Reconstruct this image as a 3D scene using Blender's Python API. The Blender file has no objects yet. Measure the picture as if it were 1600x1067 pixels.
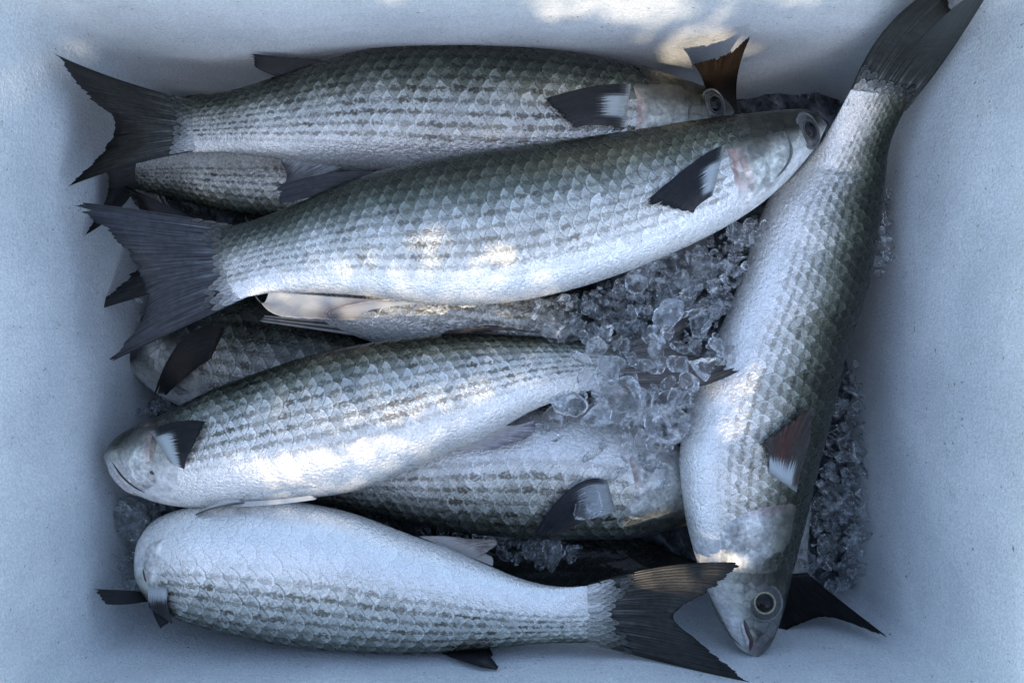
import bpy, bmesh, math, random
import numpy as np
from mathutils import Vector, Matrix
from mathutils.bvhtree import BVHTree
rng = np.random.default_rng(11); random.seed(11)
scn = bpy.context.scene
COL = scn.collection

# ------------------------------------------------------------------ camera
F = 1386.0
CAMZ = 0.591
cam = bpy.data.cameras.new('camera'); co = bpy.data.objects.new('camera', cam); COL.objects.link(co)
cam.sensor_width = 36.0; cam.lens = 36.0 * F / 1600.0; cam.clip_start = 0.01; cam.clip_end = 100
co.location = (0, 0, CAMZ)
co.rotation_euler = (math.radians(-2.19), math.radians(-0.41), 0)
scn.camera = co
CM = co.rotation_euler.to_matrix(); CP = np.array([0, 0, CAMZ]); CMn = np.array(CM)

# ------------------------------------------------------------------ light
SUN_EL, SUN_AZ = 60.0, 0.0            # the sun stands towards -Y (the lower edge of the picture)
el = math.radians(SUN_EL)
SD = np.array([math.sin(math.radians(SUN_AZ)) * math.cos(el), -math.cos(math.radians(SUN_AZ)) * math.cos(el), math.sin(el)])
sl = bpy.data.lights.new('sun', 'SUN'); so = bpy.data.objects.new('sun', sl); COL.objects.link(so)
sl.energy = 2.0; sl.angle = math.radians(0.53); sl.color = (1.0, 0.82, 0.60)
so.rotation_euler = Vector(SD).to_track_quat('Z', 'Y').to_euler(); so.location = (0, -1.5, 2.6)
w = bpy.data.worlds.new("World"); scn.world = w; w.use_nodes = True
nt = w.node_tree; bg = nt.nodes['Background']
sky = nt.nodes.new('ShaderNodeTexSky'); sky.sky_type = 'NISHITA'; sky.sun_disc = False
sky.sun_elevation = el; sky.sun_rotation = math.radians(180 + SUN_AZ)
sky.ozone_density = .08; sky.dust_density = 1.5; sky.air_density = 1.15
nt.links.new(sky.outputs[0], bg.inputs[0]); bg.inputs[1].default_value = 0.15
scn.view_settings.view_transform = 'Standard'; scn.view_settings.look = 'None'
scn.view_settings.exposure = 1.4; scn.view_settings.gamma = 1.0
cy = scn.cycles
cy.max_bounces = 14; cy.transmission_bounces = 12; cy.glossy_bounces = 5; cy.diffuse_bounces = 5; cy.transparent_max_bounces = 24
cy.caustics_refractive = True; cy.caustics_reflective = False; cy.sample_clamp_indirect = 4.0

# ------------------------------------------------------------------ helpers
def ray(px, py):
    px = np.asarray(px, float); py = np.asarray(py, float)
    d = np.stack([(px - 800) / F, -(py - 533.5) / F, -np.ones_like(px)], -1)
    return d @ CMn.T
def at(px, py, z):
    """the point of the horizontal plane at height z that the photograph shows at a pixel"""
    d = ray(px, py); t = (np.asarray(z) - CAMZ) / d[..., 2]
    return CP + d * t[..., None]
def to_px(P):
    q = (np.asarray(P) - CP) @ CMn
    return np.stack([800 + F * q[..., 0] / -q[..., 2], 533.5 - F * q[..., 1] / -q[..., 2]], -1)
def nrm(v):
    v = np.asarray(v, float); return v / (np.linalg.norm(v, axis=-1, keepdims=True) + 1e-12)
def resample(pts, n, smooth=True):
    p = np.asarray(pts, float)
    if smooth and len(p) > 2:                         # Catmull-Rom
        q = np.vstack([2 * p[0] - p[1], p, 2 * p[-1] - p[-2]]); out = []
        for i in range(1, len(q) - 2):
            t = np.linspace(0, 1, 12, endpoint=False)[:, None]
            a, b, c, d = q[i - 1], q[i], q[i + 1], q[i + 2]
            out.append(.5 * (2 * b + (c - a) * t + (2 * a - 5 * b + 4 * c - d) * t ** 2 + (3 * b - a - 3 * c + d) * t ** 3))
        p = np.vstack(out + [p[-1:]])
    s = np.r_[0, np.cumsum(np.linalg.norm(np.diff(p[:, :2], axis=0), axis=1))]
    s /= s[-1] if s[-1] > 0 else 1
    t = np.linspace(0, 1, n)
    return np.stack([np.interp(t, s, p[:, k]) for k in range(p.shape[1])], -1)
def sm(a, b, x):
    t = np.clip((np.asarray(x, float) - a) / (b - a), 0, 1); return t * t * (3 - 2 * t)
def lerp(a, b, t):
    return np.asarray(a) * (1 - np.asarray(t)[..., None]) + np.asarray(b) * np.asarray(t)[..., None]

def mesh_obj(name, verts, faces, mat, parent=None, smooth=True, attrs=None, uv=None, origin=None):
    verts = np.asarray(verts, float)
    if origin is None: origin = verts.mean(0) if parent is not None else np.zeros(3)
    me = bpy.data.meshes.new(name)
    me.from_pydata((verts - origin).tolist(), [], faces)
    if smooth: me.polygons.foreach_set('use_smooth', np.ones(len(me.polygons), bool))
    if attrs:
        for k, v in attrs.items():
            v = np.asarray(v, np.float32)
            if v.ndim == 2:
                a = me.attributes.new(k, 'FLOAT_COLOR', 'POINT'); c = np.ones((len(v), 4), np.float32); c[:, :3] = v
                a.data.foreach_set('color', c.ravel())
            else:
                a = me.attributes.new(k, 'FLOAT', 'POINT'); a.data.foreach_set('value', v)
    if uv is not None:
        l = me.uv_layers.new(name='UVMap'); vi = np.zeros(len(me.loops), np.int32); me.loops.foreach_get('vertex_index', vi)
        l.data.foreach_set('uv', np.asarray(uv, np.float32)[vi].ravel())
    me.materials.append(mat); me.update()
    o = bpy.data.objects.new(name, me); COL.objects.link(o)
    place(o, origin, parent)
    return o
WORLD = {}
def place(o, origin, parent):
    WORLD[o.name] = np.asarray(origin, float)
    if parent is not None:
        o.parent = parent; o.location = (np.asarray(origin) - WORLD[parent.name]).tolist()
    else: o.location = np.asarray(origin).tolist()
def empty(name, loc):
    o = bpy.data.objects.new(name, None); COL.objects.link(o); o.empty_display_size = .02; place(o, np.asarray(loc, float), None); return o
def tag(o, label=None, cat=None, group=None, kind=None):
    for k, v in (('label', label), ('category', cat), ('group', group), ('kind', kind)):
        if v: o[k] = v
    return o
def grid_faces(nu, nv, wrap=False):
    f = []
    for i in range(nu - 1):
        for j in range(nv if wrap else nv - 1):
            k = (j + 1) % nv
            f.append((i * nv + j, i * nv + k, (i + 1) * nv + k, (i + 1) * nv + j))
    return f
def tube(name, pts, rad, mat, parent, nseg=8, attrs=None):
    pts = np.asarray(pts, float); n = len(pts); rad = np.broadcast_to(rad, n)
    t = nrm(np.gradient(pts, axis=0)); up = np.array([0, 0, 1.0])
    s = nrm(np.cross(t, up) + 1e-6); b = np.cross(s, t)
    a = np.linspace(0, 2 * math.pi, nseg, endpoint=False)
    v = (pts[:, None] + rad[:, None, None] * (np.cos(a)[None, :, None] * s[:, None] + np.sin(a)[None, :, None] * b[:, None])).reshape(-1, 3)
    f = grid_faces(n, nseg, True)
    f.append(tuple(range(nseg))[::-1]); f.append(tuple(range((n - 1) * nseg, n * nseg)))
    return mesh_obj(name, v, f, mat, parent, attrs=attrs)

# ------------------------------------------------------------------ materials
class M:
    def __init__(s, name):
        s.m = bpy.data.materials.new(name); s.m.use_nodes = True; s.t = s.m.node_tree; s.N = s.t.nodes; s.b = s.N['Principled BSDF']
    def node(s, typ, **kw):
        n = s.N.new('ShaderNode' + typ)
        for k, v in kw.items(): setattr(n, k, v)
        return n
    def link(s, a, b): s.t.links.new(a, b)
    def val(s, **kw):
        for k, v in kw.items(): s.b.inputs[k.replace('_', ' ')].default_value = v
        return s
    def attr(s, n): return s.node('Attribute', attribute_name=n)
    def noise(s, scale, detail=3, vec=None, rough=.55):
        n = s.node('TexNoise'); n.inputs['Scale'].default_value = scale; n.inputs['Detail'].default_value = detail; n.inputs['Roughness'].default_value = rough
        if vec is not None: s.link(vec, n.inputs['Vector'])
        return n
    def math(s, op, a, b=None, c=None, clamp=False):
        n = s.node('Math', operation=op, use_clamp=clamp)
        for i, x in enumerate((a, b, c)):
            if x is None: continue
            if isinstance(x, (int, float)): n.inputs[i].default_value = x
            else: s.link(x, n.inputs[i])
        return n.outputs[0]
    def rng(s, x, a, b, c=0., d=1., smooth=True):
        n = s.node('MapRange', interpolation_type='SMOOTHSTEP' if smooth else 'LINEAR')
        s.link(x, n.inputs[0])
        for i, v in enumerate((a, b, c, d)): n.inputs[i + 1].default_value = v
        return n.outputs[0]
    def mix(s, a, b, f, mode='MIX'):
        n = s.node('Mix', data_type='RGBA', blend_type=mode)
        for i, x in ((0, f), (6, a), (7, b)):
            if isinstance(x, (int, float)): n.inputs[i].default_value = x
            elif isinstance(x, tuple): n.inputs[i].default_value = (*x, 1)
            else: s.link(x, n.inputs[i])
        return n.outputs[2]
    def bump(s, h, strength, dist, prev=None):
        n = s.node('Bump'); n.inputs['Strength'].default_value = strength; n.inputs['Distance'].default_value = dist
        s.link(h, n.inputs['Height'])
        if prev is not None: s.link(prev, n.inputs['Normal'])
        return n.outputs[0]
    def world(s): return s.node('NewGeometry').outputs['Position']
    def color(s, x): s.link(x, s.b.inputs['Base Color'])
    def normal(s, x): s.link(x, s.b.inputs['Normal'])

def mat_skin():
    m = M('fish_skin'); p = m.world(); c = m.attr('pig').outputs['Color']
    n1 = m.noise(260, 4, p); n2 = m.noise(1400, 3, p)
    f = m.math('ADD', m.rng(n1.outputs[0], .3, .7, .72, 1.14), m.rng(n2.outputs[0], .3, .7, -.10, .10))
    cc = m.mix(c, m.node('CombineColor').outputs[0], 0.0)
    g = m.node('CombineColor'); [m.link(f, g.inputs[i]) for i in range(3)]
    c2 = m.mix(c, g.outputs[0], 1.0, 'MULTIPLY')
    vh = m.node('TexVoronoi'); vh.inputs['Scale'].default_value = 165; vh.inputs['Randomness'].default_value = .8; m.link(p, vh.inputs['Vector']); hd = m.attr('hd').outputs['Fac']
    ve = m.node('TexVoronoi', feature='DISTANCE_TO_EDGE'); ve.inputs['Scale'].default_value = 165; ve.inputs['Randomness'].default_value = .8; m.link(p, ve.inputs['Vector'])
    sxc = m.node('SeparateColor'); m.link(vh.outputs['Color'], sxc.inputs[0])
    hv = m.math('MULTIPLY', m.rng(sxc.outputs[0], 0, 1, .55, 1.5), m.rng(ve.outputs['Distance'], 0, .12, .6, 1.))
    hm = m.math('ADD', m.math('MULTIPLY', m.math('SUBTRACT', hv, 1.), m.math('MULTIPLY', hd, .8)), 1.0)
    g2 = m.node('CombineColor'); [m.link(hm, g2.inputs[i]) for i in range(3)]
    m.color(m.mix(c2, g2.outputs[0], 1.0, 'MULTIPLY'))
    v = m.node('TexVoronoi'); v.inputs['Scale'].default_value = 330; m.link(p, v.inputs['Vector'])
    nb = m.bump(v.outputs['Distance'], .35, .0008); nb = m.bump(n1.outputs[0], .35, .0016, nb); nb = m.bump(n2.outputs[0], .25, .0004, nb)
    m.normal(nb); m.val(Roughness=.34, Metallic=.06, Coat_Weight=.06, Coat_Roughness=.1, Specular_IOR_Level=.2)
    return m.m
def mat_scale():
    m = M('fish_scale'); p = m.world(); c = m.attr('pig').outputs['Color']; sp = m.attr('spot').outputs['Fac']; jit = m.attr('jit').outputs['Fac']
    uv = m.node('UVMap'); sx = m.node('SeparateXYZ'); m.link(uv.outputs[0], sx.inputs[0])
    r, th = sx.outputs[0], sx.outputs[1]            # r: 0 at the root, 1 at the free rim; th: -1..1 across
    n1 = m.noise(520, 3, p); n2 = m.noise(2200, 2, p)
    x = m.math('MULTIPLY', r, m.math('COSINE', m.math('MULTIPLY', th, 1.75)))
    y = m.math('MULTIPLY', r, m.math('SINE', m.math('MULTIPLY', th, 1.75)))
    dx = m.math('MULTIPLY', m.math('SUBTRACT', x, .52), 1.25); dy = m.math('MULTIPLY', y, 3.2)
    d = m.math('SQRT', m.math('ADD', m.math('MULTIPLY', dx, dx), m.math('MULTIPLY', dy, dy)))
    d = m.math('ADD', d, m.rng(n1.outputs[0], .3, .7, -.55, .55))
    spot = m.math('MULTIPLY', m.rng(d, .25, 1.0, 1., 0.), sp)
    dark = m.mix(c, (.17, .155, .125), 1.0, 'MULTIPLY')
    c2 = m.mix(c, dark, spot)
    rim = m.math('MULTIPLY', m.rng(r, .80, .97), m.rng(n1.outputs[0], .35, .6, .3, 1.))
    rimb = m.node('VectorMath', operation='MULTIPLY_ADD'); m.link(c, rimb.inputs[0]); rimb.inputs[1].default_value = (1.4, 1.45, 1.47); rimb.inputs[2].default_value = (.055, .065, .062)
    rimc = m.mix(c2, rimb.outputs[0], m.math('MULTIPLY', rim, m.math('SUBTRACT', .52, m.math('MULTIPLY', m.attr('pale').outputs['Fac'], .3))))
    edge = m.math('MULTIPLY', m.rng(r, .94, .985), m.math('SUBTRACT', 1.0, m.math('MULTIPLY', m.attr('pale').outputs['Fac'], .55)))
    rimc = m.mix(rimc, m.mix(c, (.35, .35, .34), 1.0, 'MULTIPLY'), m.math('MULTIPLY', edge, .75))
    f = m.math('MULTIPLY', m.math('ADD', m.rng(n2.outputs[0], .3, .7, .78, 1.16), 0.0), jit)
    g = m.node('CombineColor'); [m.link(f, g.inputs[i]) for i in range(3)]
    m.color(m.mix(rimc, g.outputs[0], 1.0, 'MULTIPLY'))
    w_ = m.math('SINE', m.math('MULTIPLY', th, 26.0))
    nb = m.bump(w_, .12, .0003); nb = m.bump(n1.outputs[0], .55, .0011, nb); nb = m.bump(n2.outputs[0], .35, .0003, nb)
    m.normal(nb); m.val(Metallic=.5, Coat_Weight=.22, Coat_Roughness=.05, Specular_IOR_Level=.35)
    m.link(m.rng(n1.outputs[0], .3, .7, .2, .42), m.b.inputs['Roughness'])
    return m.m
def mat_fin():
    m = M('fin_membrane'); p = m.world(); c = m.attr('pig').outputs['Color']
    uv = m.node('UVMap'); sx = m.node('SeparateXYZ'); m.link(uv.outputs[0], sx.inputs[0])
    n1 = m.noise(300, 4, p)
    st = m.node('CombineXYZ'); m.link(m.math('MULTIPLY', sx.outputs[0], 3.7), st.inputs[0]); m.link(m.math('MULTIPLY', sx.outputs[1], 1.6), st.inputs[1])
    ns = m.noise(1.0, 4, st.outputs[0], .7)
    rayw = m.math('COSINE', m.math('MULTIPLY', sx.outputs[0], 2 * math.pi))
    f = m.math('ADD', m.rng(ns.outputs[0],   .32, .68, .30, 2.3), m.math('MULTIPLY', rayw, .12))
    f = m.math('MULTIPLY', f, m.rng(n1.outputs[0], .3, .7, .8, 1.2))
    g = m.node('CombineColor'); [m.link(f, g.inputs[i]) for i in range(3)]
    bw = m.node('RGBToBW'); m.link(c, bw.inputs[0])
    cc = m.mix(c, g.outputs[0], m.rng(bw.outputs[0], .2, .45, 1.0, .06), 'MULTIPLY'); m.color(cc)
    nb = m.bump(ns.outputs[0], .25, .0007); nb = m.bump(n1.outputs[0], .25, .0008, nb); m.normal(nb)
    m.val(Roughness=.34, Coat_Weight=.08, Coat_Roughness=.1, Specular_IOR_Level=.25)
    tr = m.node('BsdfTranslucent'); m.link(cc, tr.inputs[0]); ms = m.node('MixShader'); ms.inputs[0].default_value = .22
    out = m.N['Material Output']; m.link(m.b.outputs[0], ms.inputs[1]); m.link(tr.outputs[0], ms.inputs[2]); m.link(ms.outputs[0], out.inputs[0])
    return m.m
def mat_flat(name, col, rough=.3, coat=.4, var=.3, metal=0., scale=700):
    m = M(name); p = m.world(); n = m.noise(scale, 4, p)
    a = tuple(x * (1 - var) for x in col); b = tuple(min(1, x * (1 + var)) for x in col)
    m.color(m.mix(a, b, m.rng(n.outputs[0], .3, .7))); m.normal(m.bump(n.outputs[0], .3, .0006))
    m.val(Roughness=rough, Coat_Weight=coat, Coat_Roughness=.08, Metallic=metal); return m.m
def mat_pig(name, rough=.35, coat=.35, metal=.1):
    m = M(name); p = m.world(); n = m.noise(420, 4, p); c = m.attr('pig').outputs['Color']
    f = m.rng(n.outputs[0], .3, .7, .7, 1.2); g = m.node('CombineColor'); [m.link(f, g.inputs[i]) for i in range(3)]
    vh = m.node('TexVoronoi'); vh.inputs['Scale'].default_value = 190; m.link(p, vh.inputs['Vector']); sxc = m.node('SeparateColor'); m.link(vh.outputs['Color'], sxc.inputs[0])
    big = m.noise(110, 3, p); hv = m.math('MULTIPLY', m.rng(sxc.outputs[0], 0, 1, .78, 1.22), m.rng(big.outputs[0], .3, .7, .65, 1.3)); g2 = m.node('CombineColor'); [m.link(hv, g2.inputs[i]) for i in range(3)]
    m.color(m.mix(m.mix(c, g.outputs[0], 1.0, 'MULTIPLY'), g2.outputs[0], 1.0, 'MULTIPLY')); m.normal(m.bump(n.outputs[0], .5, .0013))
    m.val(Roughness=rough, Coat_Weight=coat, Coat_Roughness=.12, Metallic=metal); return m.m
def mat_foam():
    m = M('white_foam'); p = m.world()
    v = m.node('TexVoronoi'); v.inputs['Scale'].default_value = 480; m.link(p, v.inputs['Vector'])
    v2 = m.node('TexVoronoi'); v2.inputs['Scale'].default_value = 900; m.link(p, v2.inputs['Vector'])
    mp = m.node('Mapping'); mp.inputs['Scale'].default_value = (260, 260, 40); m.link(p, mp.inputs[0]); st = m.noise(1, 5, mp.outputs[0], .65)
    mp2 = m.node('Mapping'); mp2.inputs['Scale'].default_value = (40, 300, 300); m.link(p, mp2.inputs[0]); st2 = m.noise(1, 5, mp2.outputs[0], .65)
    big = m.noise(14, 4, p); mid = m.noise(70, 5, p); fine = m.noise(900, 3, p)
    base = m.mix((.675, .705, .72), (.80, .825, .832), m.rng(big.outputs[0], .35, .65))
    base = m.mix(base, (.60, .61, .62), m.rng(mid.outputs[0], .56, .74, 0, .38))
    sp = m.noise(420, 2, p); spm = m.math('MULTIPLY', m.rng(sp.outputs[0], .66, .72), m.rng(mid.outputs[0], .46, .6))
    base = m.mix(base, (.13, .11, .09), m.math('MULTIPLY', spm, .75))
    gr = m.math('MULTIPLY', m.rng(fine.outputs[0], .35, .65, .85, 1.06), m.math('MULTIPLY', m.rng(st.outputs[0], .35, .7, .975, 1.02), m.rng(st2.outputs[0], .35, .7, .98, 1.015))); gg = m.node('CombineColor'); [m.link(gr, gg.inputs[i]) for i in range(3)]
    m.color(m.mix(base, gg.outputs[0], 1.0, 'MULTIPLY'))
    nb = m.bump(v.outputs['Distance'], .28, .0008); nb = m.bump(v2.outputs['Distance'], .15, .0006, nb)
    nb = m.bump(m.rng(st.outputs[0], .56, .72), .2, .0010, nb); nb = m.bump(m.rng(st2.outputs[0], .58, .74), .15, .0007, nb); dn = m.noise(75, 2, p); nb = m.bump(m.rng(dn.outputs[0], .66, .78), -.45, .0022, nb); nb = m.bump(mid.outputs[0], .25, .0014, nb); nb = m.bump(fine.outputs[0], .4, .0006, nb)
    m.normal(nb); m.val(Roughness=.42, Coat_Weight=.15, Coat_Roughness=.25); return m.m
def mat_ice(name, clear, tint, glint_mix):
    m = M(name); p = m.world(); n = m.noise(230, 4, p, .5); n2 = m.noise(900, 3, p, .6)
    m.val(Base_Color=(*tint, 1), Roughness=.0, IOR=1.31, Transmission_Weight=1.0)
    m.normal(m.bump(n.outputs[0], .45, .0028))
    tr = m.node('BsdfTransparent'); tr.inputs[0].default_value = (*tint, 1); ms = m.node('MixShader'); ms.inputs[0].default_value = clear
    df = m.node('BsdfTranslucent'); df.inputs[0].default_value = (.9, .94, .97, 1); d2 = m.node('BsdfDiffuse'); d2.inputs[0].default_value = (.9, .94, .97, 1)
    fm = m.node('MixShader'); fm.inputs[0].default_value = .6; m.link(df.outputs[0], fm.inputs[1]); m.link(d2.outputs[0], fm.inputs[2])
    m2 = m.node('MixShader')       # frosted chip edges, whitened to stand in for the light they catch
    rim = m.math('MULTIPLY', m.attr('rim').outputs['Fac'], m.math('MULTIPLY', m.rng(n.outputs[0], .40, .58), m.rng(n2.outputs[0], .35, .6, .35, 1.)))
    m.link(m.math('ADD', m.math('MULTIPLY', rim, glint_mix), .012), m2.inputs[0])
    out = m.N['Material Output']; m.link(m.b.outputs[0], ms.inputs[1]); m.link(tr.outputs[0], ms.inputs[2]); m.link(ms.outputs[0], m2.inputs[1]); m.link(fm.outputs[0], m2.inputs[2]); m.link(m2.outputs[0], out.inputs[0])
    return m.m
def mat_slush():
    m = M('shade_dark_ice_bed'); p = m.world(); n = m.noise(120, 5, p)
    m.color(m.mix((.03, .036, .042), (.15, .17, .19), m.rng(n.outputs[0], .35, .7))); m.normal(m.bump(n.outputs[0], .8, .006))  # near-black ice colour puts the shade of deep gaps into the bed
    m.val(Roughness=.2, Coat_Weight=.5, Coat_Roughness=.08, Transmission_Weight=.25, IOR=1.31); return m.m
SKIN, SCALE, FIN, FOAM = mat_skin(), mat_scale(), mat_fin(), mat_foam()
PLATE = mat_pig('gill_plate', .34, .2, .1)
ICE, ICEB, SLUSH = mat_ice('clear_ice', .10, (.985, .993, 1.0), .8), mat_ice('packed_ice', .15, (.97, .985, 1.0), .6), mat_slush()
BLACK = mat_flat('eye_pupil_black', (.004, .004, .005), .12, .1, .2)
BLACK.node_tree.nodes['Principled BSDF'].inputs['Specular IOR Level'].default_value = .2
IRIS = mat_flat('eye_iris_silver', (.30, .27, .17), .25, .3, .45, .5, 1500)
SOCKET = mat_flat('eye_socket_grey', (.04, .043, .045), .3, .15, .4)
LIP = mat_flat('lip_skin', (.42, .40, .40), .35, .4, .25)
SLIT = mat_flat('mouth_slit_dark', (.045, .022, .02), .4, .3, .4)
IRISD = mat_flat('eye_iris_dusky', (.05, .045, .036), .25, .2, .4, .3, 1500)
BARK = mat_flat('bark_brown', (.10, .075, .05), .8, 0, .5, 0, 60)
LEAF = mat_flat('leaf_green', (.055, .10, .03), .5, .1, .4, 0, 40)
GROUND = mat_flat('concrete_grey', (.32, .31, .29), .85, 0, .25, 0, 30)

# ------------------------------------------------------------------ ground and box
g = mesh_obj('ground', [(-6, -6, -.024), (6, -6, -.024), (6, 6, -.024), (-6, 6, -.024)], [(0, 1, 2, 3)], GROUND); tag(g, 'pale concrete under the foam box', kind='structure')
DR = 0.07; ZR = 0.212
X0, X1, Y0, Y1, ZREF = -0.2205, 0.2195, -0.1835, 0.1350, 0.06
def wallx(side, z): return (X0 - DR * (z - ZREF)) if side < 0 else (X1 + DR * (z - ZREF))
def wally(side, z): return (Y0 - DR * (z - ZREF)) if side < 0 else (Y1 + DR * (z - ZREF))
def build_box():
    """one moulded box: rounded inner corners, slightly uneven inner faces, thick rim and outer shell"""
    per = []                                         # rounded rectangle, unit parametrisation
    R = .009; nc = 9
    def ring(z, grow, rad):
        x0, x1, y0, y1 = wallx(-1, z) - grow, wallx(1, z) + grow, wally(-1, z) - grow, wally(1, z) + grow
        pts = []
        for cx, cy_, a0 in ((x1 - rad, y1 - rad, 0), (x0 + rad, y1 - rad, 90), (x0 + rad, y0 + rad, 180), (x1 - rad, y0 + rad, 270)):
            arc = [(cx + rad * math.cos(math.radians(a0 + 90 * k / (nc - 1))), cy_ + rad * math.sin(math.radians(a0 + 90 * k / (nc - 1)))) for k in range(nc)]
            pts += arc
        full = []
        n = len(pts)
        for i in range(n):
            a, b = np.array(pts[i]), np.array(pts[(i + 1) % n]); full.append(a)
            if (i + 1) % nc == 0:
                for t in np.linspace(0, 1, 25)[1:-1]: full.append(a + (b - a) * t)
        return np.array(full)
    rings = []
    for z in np.linspace(.012, ZR - .004, 22): rings.append((z, 0, R))
    rings += [(ZR - .001, .0015, R), (ZR, .005, R + .003), (ZR, .024, R + .02), (ZR - .003, .028, R + .022), (.0, .028, R + .022), (-.02, .026, R + .02)]
    V = []
    for z, gr, rd in rings:
        p = ring(z, gr, rd); V.append(np.c_[p, np.full(len(p), z)])
    # gentle unevenness of the inner faces
    for k in range(22):
        p = V[k]; a = np.sin(p[:, 0] * 61 + p[:, 2] * 40) * np.sin(p[:, 1] * 53 + 1.3) * np.sin(p[:, 2] * 47 + .6)
        c = nrm(np.c_[p[:, :2], 0 * a]); V[k] = p + c * (a * .0009)[:, None]
    n = len(V[0]); verts = np.vstack(V)
    faces = [tuple(reversed(f)) for f in grid_faces(len(V), n, True)]
    faces.append(tuple(range(n))); faces.append(tuple(reversed(range((len(V) - 1) * n, len(V) * n))))
    root = empty('foam_box', (0, 0, -.022))
    tag(root, 'white expanded foam fish box holding the whole catch and ice', 'box')
    mesh_obj('box_shell', verts, faces, FOAM, root)
    return root
build_box()

# ------------------------------------------------------------------ fish
NS, NW = 150, 72
_ph = np.linspace(0, 2 * math.pi, 721)
class Fish: pass
ALL = []
def make_fish(dor, ven, z, thick=.7, roll=0.0, label='', grp='mullet packed in the foam box', dark=1.0, nrow=30, pitch=24, scales=True, stripes=1.0, head=.2, headw=True, sh=1.0, whiteness=1.0, bs=0.0):
    f = Fish(); f.roll = roll; f.thick = thick; f.dark = dark; f.stripes = stripes; f.headu = head; f.nrow = nrow; f.pitch = pitch; f.sh = sh; f.white = whiteness; f.bs = bs
    s0 = (np.array(dor[0], float) + np.array(ven[0], float)) / 2; uq = np.linspace(0, 1, NS) ** 1.6; t0 = np.linspace(0, 1, 600)
    D, V = (resample([tuple(s0)] + list(q), 600) for q in (dor, ven)); D, V = (np.stack([np.interp(uq, t0, q[:, k]) for k in (0, 1)], -1) for q in (D, V))
    u = np.linspace(0, 1, NS) ** 1.6
    zz = np.interp(u, np.linspace(0, 1, len(z)), z) if np.ndim(z) else np.full(NS, z)
    f.zz = zz
    d3, v3 = at(D[:, 0], D[:, 1], zz), at(V[:, 0], V[:, 1], zz)
    f.C = (d3 + v3) / 2; f.H = (d3 - v3) / 2
    ax = nrm(np.gradient(f.C, axis=0)); ax[:12] = nrm(f.C[30] - f.C[2]); f.n = nrm(CP - f.C)
    hl = np.linalg.norm(f.H, axis=1)
    th = thick * (1.12 * (1 - sm(.0, .25, u)) + 1.0 * sm(0, .25, u)) * (1 - .3 * sm(.6, 1., u)) * (1 - .9 * sm(.86, 1., u))
    T = nrm(np.cross(nrm(f.H + 1e-9), ax)); T *= np.sign((T * f.n).sum(1))[:, None]
    T = nrm(.7 * f.n + .3 * T)
    f.T = T * (hl * th)[:, None]
    # arc length along the section ellipse
    s = np.r_[0, np.cumsum(np.hypot(np.diff(np.cos(_ph)), .72 * np.diff(np.sin(_ph))))]; f.s = s / s[-1]
    f.u = u; f.hl = hl
    f.maxh = hl.max()
    def pos(uu, ww):
        uu = np.clip(uu, 0, 1); i = uu ** .625 * (NS - 1); i0 = np.clip(i.astype(int), 0, NS - 2); t = (i - i0)[..., None]
        g_ = lambda A: A[i0] * (1 - t) + A[i0 + 1] * t
        ph = np.interp(np.mod(ww, 1), f.s, _ph); c, s_ = np.cos(ph), np.sin(ph)
        return g_(f.C) + g_(f.H) * c[..., None] + g_(f.T) * s_[..., None]
    f.pos = pos
    def normal(uu, ww):
        e = 1e-3
        a = pos(np.clip(uu + e, 0, 1), ww) - pos(np.clip(uu - e, 0, 1), ww); b = pos(uu, ww + e) - pos(uu, ww - e)
        n_ = nrm(np.cross(a, b)); i = np.clip((uu ** .625 * (NS - 1)).astype(int), 0, NS - 1)
        sg = np.sign((n_ * (pos(uu, ww) - f.C[i])).sum(-1)); return n_ * sg[..., None]
    f.normal = normal
    f.L = np.linalg.norm(np.diff(f.C, axis=0), axis=1).sum()
    U, Wg = np.meshgrid(u, np.arange(NW) / NW, indexing='ij')
    P = pos(U.ravel(), Wg.ravel()).reshape(-1, 3)
    f.P = P
    faces = grid_faces(NS, NW, True); faces.append(tuple(range(NW))); faces.append(tuple(range((NS - 1) * NW, NS * NW)))
    f.bvh = BVHTree.FromPolygons(P.tolist(), faces)
    f.root = empty('mullet', (*f.C[NS // 2][:2], zz[NS // 2] - float(np.max(np.linalg.norm(f.T, axis=1)))))
    tag(f.root, label, 'fish', grp)
    f.body = mesh_obj('body', P, faces, SKIN, f.root, attrs={'pig': pigment(f, U.ravel(), Wg.ravel()), 'hd': (1 - sm(f.headu * .95, f.headu * 1.2, U.ravel())) * (1 - sm(.45, .62, andist(f, Wg.ravel()))) * sm(.02, .05, U.ravel())})
    f.scales = scales
    ALL.append(f); return f
def andist(f, w_):
    a = np.mod(w_ + f.roll, 1.0); return 2 * np.minimum(a, 1 - a)          # 0 on the back, 1 on the belly
BACK, UPPER, FLANK, BELLY = np.array((.020, .024, .014)), np.array((.10, .112, .082)), np.array((.47, .475, .44)), np.array((.71, .705, .68))
def pigment(f, u, w_):
    d = andist(f, w_) + .02 * np.sin(u * 60 + w_ * 9)
    c = lerp(BACK, UPPER, sm(.10, .30, d)); c = lerp(c, FLANK, sm(.24, .46, d)); c = lerp(c, BELLY * f.white, sm(.50 - f.bs, .70 - f.bs, d))
    hd = 1 - sm(f.headu * .75, f.headu * 1.05, u)
    hc = lerp((.028, .029, .021), (.17, .17, .14), sm(.30, .44, d)); hc = lerp(hc, (.44, .46, .42), sm(.38, .54, d)); hc = lerp(hc, (.66, .67, .66), sm(.55, .72, d))
    c = lerp(c, hc, hd)
    sn = 1 - sm(.0, .06, u); c = lerp(c, np.asarray((.20, .20, .20)), sn * .55)
    tl = sm(.86, 1.0, u); c = lerp(c, c * .86, tl)
    return c * f.dark  # low dark values put gap shade into the buried fish's colour
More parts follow.
